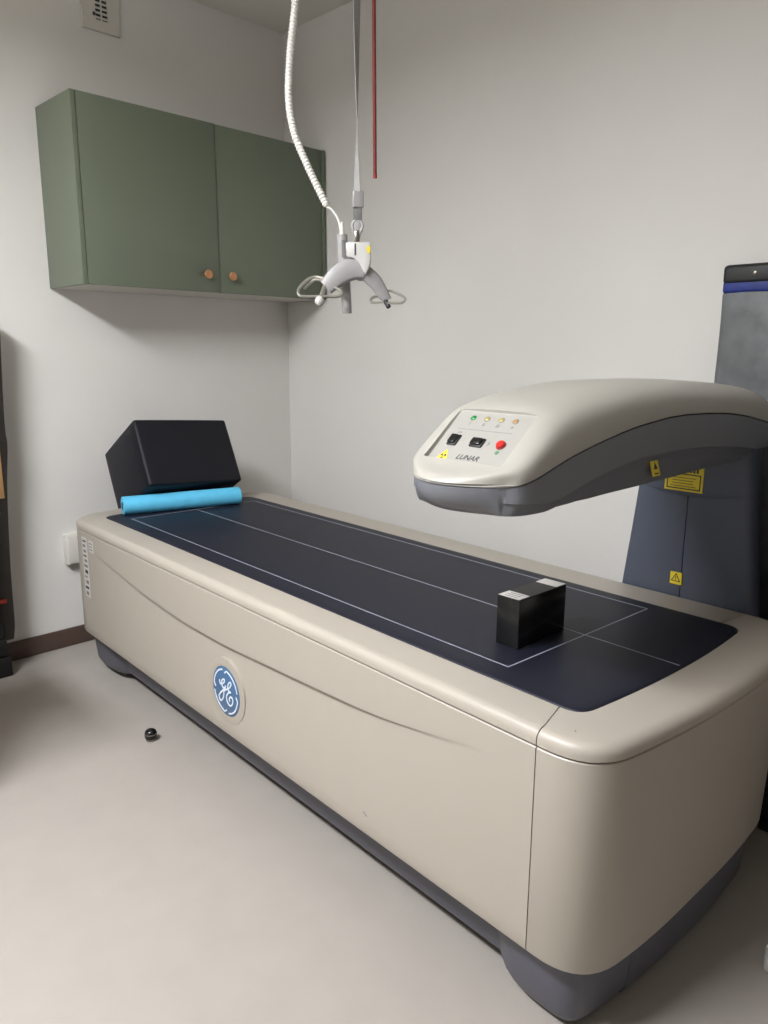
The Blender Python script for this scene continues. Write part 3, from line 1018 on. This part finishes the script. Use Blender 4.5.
# curved arms: flat-sided tapering beams
def arm(name, top, bot, depth0, depth1, yoff):
    tp = catmull([H(x, z) for x, z in top], 6)
    bt_ = catmull([H(x, z) for x, z in bot], 6)
    m_ = min(len(tp), len(bt_))
    rs = lambda L_: [L_[int(round(k * (len(L_) - 1) / 24))] for k in range(25)]
    tp, bt_ = rs(tp), rs(bt_)
    vs_, fs = [], []
    for k in range(25):
        t = k / 24
        d = depth0 + (depth1 - depth0) * t
        yo = yoff * t
        a, c = tp[k], bt_[k]
        mid = (a + c) / 2
        n = 12
        for j in range(n):
            ang = 2 * PI * j / n
            cx, cy = math.cos(ang), math.sin(ang)
            e = .55
            vx = math.copysign(abs(cx) ** e, cx)
            vy = math.copysign(abs(cy) ** e, cy)
            p = mid + (a - mid) * vx
            vs_.append(Vector((p.x, yo + vy * d, p.z)))
    n = 12
    for k in range(24):
        for j in range(n):
            j2 = (j + 1) % n
            fs.append((k * n + j, k * n + j2, (k + 1) * n + j2, (k + 1) * n + j))
    fs.append(tuple(range(n)))
    fs.append(tuple(24 * n + j for j in range(n)))
    return mesh_obj(name, vs_, fs, 'hoist', bar, True, 50)
arm('arm', [(.030, 1.602), (-.005, 1.607), (-.034, 1.604), (-.062, 1.593), (-.098, 1.5655), (-.131, 1.524)],
    [(.024, 1.532), (.0, 1.532), (-.0263, 1.524), (-.048, 1.513), (-.07, 1.499), (-.092, 1.482)], .024, .017, -.02)
arm('arm', [(.005, 1.600), (.03, 1.592), (.053, 1.573), (.082, 1.546), (.107, 1.504), (.124, 1.470)],
    [(.008, 1.535), (.022, 1.528), (.046, 1.507), (.06, 1.492), (.0713, 1.476), (.092, 1.458)], .024, .013, .02)
lathe('pivot_cap', [(.016, -.006), (.016, .004), (.01, .009), (0, .01)], 'hoist', bar, 18, Matrix.Translation(H(.012, 1.538)) @ Matrix.Rotation(PI, 4, 'X'))
# steel hook loops
hk = catmull([H(-.112, 1.531, -.02), H(-.150, 1.540, -.01), H(-.180, 1.528, -.02), H(-.207, 1.497, -.04), H(-.204, 1.474, -.055), H(-.180, 1.469, -.055), H(-.12, 1.470, -.055), H(-.070, 1.470, -.05),
              H(-.054, 1.480, -.045), H(-.062, 1.494, -.035), H(-.095, 1.512, -.025)], 6)
tube('hook_loop', hk, .0056, 'steel', bar, 8)
hk = catmull([H(-.110, 1.524, .01), H(-.150, 1.533, .015), H(-.172, 1.520, .01), H(-.190, 1.500, -.01)], 6)
tube('hook_loop', hk, .0050, 'steel', bar, 8)
tube('hook_stem', [H(-.112, 1.512, -.022), H(-.122, 1.485, -.045), H(-.1318, 1.458, -.06)], [.010, .0085, .007], 'steel', bar, 12)
lathe('end_knob', [(.0, -.0165), (.009, -.0145), (.0155, -.007), (.017, 0), (.0155, .007), (.009, .0145), (0, .0165)], 'hoist_w', bar, 20, Matrix.Translation(H(-.1318, 1.454, -.062)))
hk = catmull([H(.092, 1.456, .0), H(.07, 1.4545, 0), H(.052, 1.455, .0), H(.049, 1.464, .004), H(.062, 1.474, .012), H(.090, 1.480, .02)], 6)
tube('hook_loop', hk, .0050, 'steel', bar, 8)
hk = catmull([H(.110, 1.453, 0), H(.140, 1.452, .0), H(.162, 1.4535, .0), H(.1735, 1.466, .005), H(.165, 1.477, .012), H(.140, 1.490, .022), H(.112, 1.499, .028)], 6)
tube('hook_loop', hk, .0050, 'steel', bar, 8)
tube('end_stub', [H(.098, 1.468, .018), H(.114, 1.437, .0)], [.009, .0085], 'black_pl', bar, 12)

# hand control with ribbed cable
hc = empty('hoist_hand_control', (-.5595, -1.128, hz), HA)
tag(hc, 'slim grey hoist hand control hanging on a white ribbed cable', 'hand control')
hb = .032
tube('handset', [H(-.0560, 1.690, hb), H(-.053, 1.62, hb), H(-.0455, 1.53, hb), H(-.0385, 1.416, hb)], [.0195, .0195, .019, .0175], 'hoist', hc, 14)
box('button_strip', (-.006, hb - .0205, 1.61 - hz), (.004, hb - .018, 1.67 - hz), 'web_d', hc, 0, 1, Matrix.Translation((-.05, 0, 0)))
path = catmull([H(-.160, HC2 - .001, hb), H(-.176, 2.9, hb), H(-.1972, 2.61, hb), H(-.2106, 2.433, hb), H(-.2306, 2.281, hb), H(-.2387, 2.141, hb), H(-.222, 2.03, hb), H(-.182, 1.933, hb), H(-.1377, 1.842, hb), H(-.110, 1.789, hb)], 44)
fine_, acc, step = [path[0]], 0.0, .0030
for k in range(1, len(path)):                        # even spacing so that the ribs are regular
    seg_l = (path[k] - path[k - 1]).length
    while acc + seg_l >= step * len(fine_):
        fine_.append(path[k - 1].lerp(path[k], (step * len(fine_) - acc) / seg_l))
    acc += seg_l
path = fine_
tot = len(path)
rads = []
for k in range(tot):
    rads.append(.0122 + (.0014 if k % 4 < 2 else -.0012))
tube('ribbed_cable', path, rads, 'tube', hc, 12)
tube('thin_cable', catmull([H(-.113, 1.795, hb), H(-.108, 1.786, hb), H(-.089, 1.772, hb), H(-.068, 1.739, hb), H(-.0593, 1.70, hb), H(-.056, 1.665, hb)], 6), .0042, 'tube', hc, 8)
lathe('strain_relief', [(.0035, .04), (.006, .02), (.009, 0), (.009, -.01)], 'tube', hc, 14, Matrix.Translation(H(-.0560, 1.695, hb)))
# red cord
rc = empty('red_pull_cord', (-.5595, -1.128, hz), HA)
tag(rc, 'straight red cord hanging from the ceiling beside the hoist strap', 'cord')
cordp = [H(.053, HC2 - .001, .0), H(.058, 2.434), H(.0605, 2.15), H(.063, 1.884)]
tube('cord', catmull(cordp, 10), .0064, 'redcord', rc, 10)
tube('cord_tip', [H(.063, 1.886), H(.063, 1.875)], .0072, 'redtrim', rc, 10)

for root in (bar, hc, rc):
    for c in root.children_recursive:
        c.data.transform(Matrix.Scale(.778, 4))
    root.location = (-.9890, -1.5898, 1.4511)

# ------------------------------------------------------------------ things on the walls
vt = empty('wall_vent', (-.921, 0, 2.532))
tag(vt, 'small square white wall vent plate with dark slots above the cabinet', 'vent')
b = bmesh.new()
for lo, hi in (((-.078, -.012, 0), (-.022, -.0005, .160)), ((.030, -.012, 0), (.078, -.0005, .160)), ((-.022, -.012, 0), (.030, -.0005, .040)), ((-.022, -.012, .146), (.030, -.0005, .160))):
    bm_box(lo, hi, 0, 1, None, b)
bm_obj('plate', b, 'vent', vt)
box('slot_recess', (-.022, -.004, .040), (.030, -.0005, .146), 'print', vt)
for k in range(6):
    box('louvre', (-.023, -.0085, .046 + k * .0175), (.031, -.0065, .054 + k * .0175), 'vent', vt)
box('centre_bar', (.0, -.0105, .040), (.006, -.0085, .146), 'vent', vt)
box('corner_clip', (-.034, -.0145, .052), (-.024, -.012, .064), 'print', vt)
so = empty('wall_socket_box', (-1.245, 0, .372))
tag(so, 'off-white surface socket box on the wall beside the scanner head end', 'socket box')
box('back_box', (0, -.038, 0), (.16, -.0005, .135), 'vent', so, .004, 2)
box('front_plate', (.004, -.045, .006), (.156, -.0375, .129), 'vent', so, .004, 2)

# ------------------------------------------------------------------ things on the floor
# small black knob
kn = empty('floor_knob', (-1.405, -1.017, 0), .4)
tag(kn, 'tiny round black knob with a metal band lying on the floor beside the scanner', 'knob')
lathe('metal_foot', [(.013, 0), (.0165, .0015), (.0165, .007), (.014, .009)], 'steel_d', kn, 24)
lathe('cap', [(.015, .008), (.0195, .011), (.0205, .018), (.0205, .022), (.0195, .0225)], 'black', kn, 24)
lathe('band', [(.0195, .0222), (.0203, .0228), (.0203, .0262), (.0192, .0268)], 'steel_d', kn, 24)
lathe('dome', [(.0195, .0262), (.0185, .032), (.014, .037), (.007, .0395), (0, .040)], 'black', kn, 24)

# grey covered transfer board upright by the right wall
bd = empty('transfer_board', (-.10, -2.65, 0))
tag(bd, 'tall grey fabric-covered board with black end and blue band behind the scan arm', 'board')
bw0, bw1 = -2.68 + 2.65 - .35, 2.65 - 2.268
def slab(name, y0, y1, z0, z1, x0, x1, material, bev, wav=0):
    b = bm_box((x0, y0, z0), (x1, y1, z1), bev, 3)
    if wav:
        bmesh.ops.subdivide_edges(b, edges=[e for e in b.edges if e.calc_length() > .3], cuts=24, use_grid_fill=True)
        for v in b.verts:
            v.co.x += wav * (math.sin(v.co.z * 17 + v.co.y * 9) * .6 + math.sin(v.co.z * 7 - v.co.y * 23 + 1.3)) * (1 if v.co.x < (x0 + x1) / 2 else 0)
    return bm_obj(name, b, material, bd, True, 60)
slab('board_cover', bw0, bw1, .012, 1.462, -.055, 0, 'drape', .016, .004)
slab('blue_band', bw0 - .001, bw1 - .004, 1.452, 1.487, -.058, .002, 'blueband', .008)
slab('end_bar', bw0 - .003, bw1 - .003, 1.477, 1.532, -.062, .006, 'black_pl', .012)
lathe('rivet', [(.006, 0), (.006, .0015), (.0035, .0025), (0, .003)], 'steel_d', bd, 16, Matrix.Translation((-.0615, 2.65 - 2.362, 1.505)) @ Matrix.Rotation(-PI / 2, 4, 'Y'))
slab('foot_strip', bw0, bw1, 0, .03, -.058, .002, 'black_pl', .006)
# black padded bag beside the column
bg = empty('black_bag', (-.33, -2.84, 0))
tag(bg, 'tall black fabric bag standing on the floor behind the right end of the scanner', 'bag')
b = bm_box((-.126, -.20, .02), (.11, .25, 1.06), .03, 4)
bmesh.ops.subdivide_edges(b, edges=[e for e in b.edges if e.calc_length() > .2], cuts=14, use_grid_fill=True)
for v in b.verts:
    v.co.x += .006 * math.sin(v.co.z * 13 + v.co.y * 11)
    v.co.y += .004 * math.sin(v.co.z * 21)
bm_obj('bag_body', b, 'blackfab', bg, True, 70)
box('bag_base', (-.126, -.195, 0), (.108, .215, .03), 'black_pl', bg, .006)
tube('carry_handle', catmull([Vector((-.128, -.08, .80)), Vector((-.15, -.07, .70)), Vector((-.155, 0, .62)), Vector((-.15, .07, .70)), Vector((-.128, .08, .80))], 6), .008, 'blackfab', bg, 8)
tube('zip', [Vector((-.131, -.15, .95)), Vector((-.129, .18, .95))], .003, 'greyprint', bg, 6)

# white rounded plug at the bottom right corner
wp = empty('white_charger', (-.928, -2.836, 0), .3)
tag(wp, 'small white plastic block on the floor cut off by the bottom right edge', 'charger')
box('body', (-.028, -.03, 0), (.028, .03, .034), 'hoist_w', wp, .009, 4)
box('lid', (-.02, -.022, .033), (.02, .022, .0365), 'vent', wp, .0015, 2)

# dark padded stand at the left frame edge by the back wall
ls = empty('padded_stand', (-1.765, -.10, 0))
tag(ls, 'tall dark padded stand with tan panel and red trim, at the left edge', 'stand')
prof = [(-1.447, 1.395), (-1.448, 1.333), (-1.460, 1.09), (-1.463, .974), (-1.461, .916), (-1.478, .74), (-1.493, .458), (-1.497, .30), (-1.499, .207), (-1.508, .150)]
vs_, fs = [], []
fine = catmull([Vector((x, 0, z)) for x, z in prof], 5)
for p in fine:
    for (dx, y) in ((-.006, -.055), (0, -.035), (0, .03), (-.006, .05), (-.30, .05), (-.30, -.055)):
        vs_.append(Vector((p.x + dx + 1.75, y, p.z)))
n = 6
for k in range(len(fine) - 1):
    for j in range(n):
        j2 = (j + 1) % n
        fs.append((k * n + j, k * n + j2, (k + 1) * n + j2, (k + 1) * n + j))
fs += [tuple(range(n)), tuple((len(fine) - 1) * n + j for j in range(n))]
mesh_obj('padded_cover', vs_, fs, 'brownfab', ls)
box('added_shade_block', (1.75 - 2.02, -.18, .36), (1.75 - 1.610, .05, 1.36), 'brownfab', ls, .03, 3)  # out-of-view bulk added to the stand to shade the wall
box('tan_panel', (1.75 - 1.74, -.062, .72), (1.75 - 1.497, -.054, .93), 'tan', ls, .002)
box('red_trim', (1.75 - 1.77, -.064, .305), (1.75 - 1.528, -.054, .322), 'redtrim', ls, .002)
for k, (x, z0, z1) in enumerate(((-1.548, .235, .30), (-1.543, .16, .232), (-1.540, .085, .157))):
    box('pad_block', (1.75 - 1.79, -.062, z0), (1.75 + x, .03, z1), 'blackfab', ls, .012, 3)
box('foot_block', (1.75 - 1.80, -.060, 0), (1.75 - 1.530, .045, .083), 'blackfab', ls, .006, 2)

# unseen table added just left of the view to shade the floor and wall in the back corner
dk = empty('added_desk', (-2.39, -.78, 0))
tag(dk, 'unseen white table with grey metal legs, added to shade the back corner', 'added_desk')
box('desk_top', (-.60, -.27, .715), (.53, .20, .74), 'vent', dk, .003)
for x in (-.55, .38):
    for y in (-.22, .15):
        box('leg', (x - .02, y - .02, 0), (x + .02, y + .02, .715), 'greyprint', dk, .003)
box('modesty_panel', (-.53, .155, .10), (.36, .17, .70), 'vent', dk, .002)
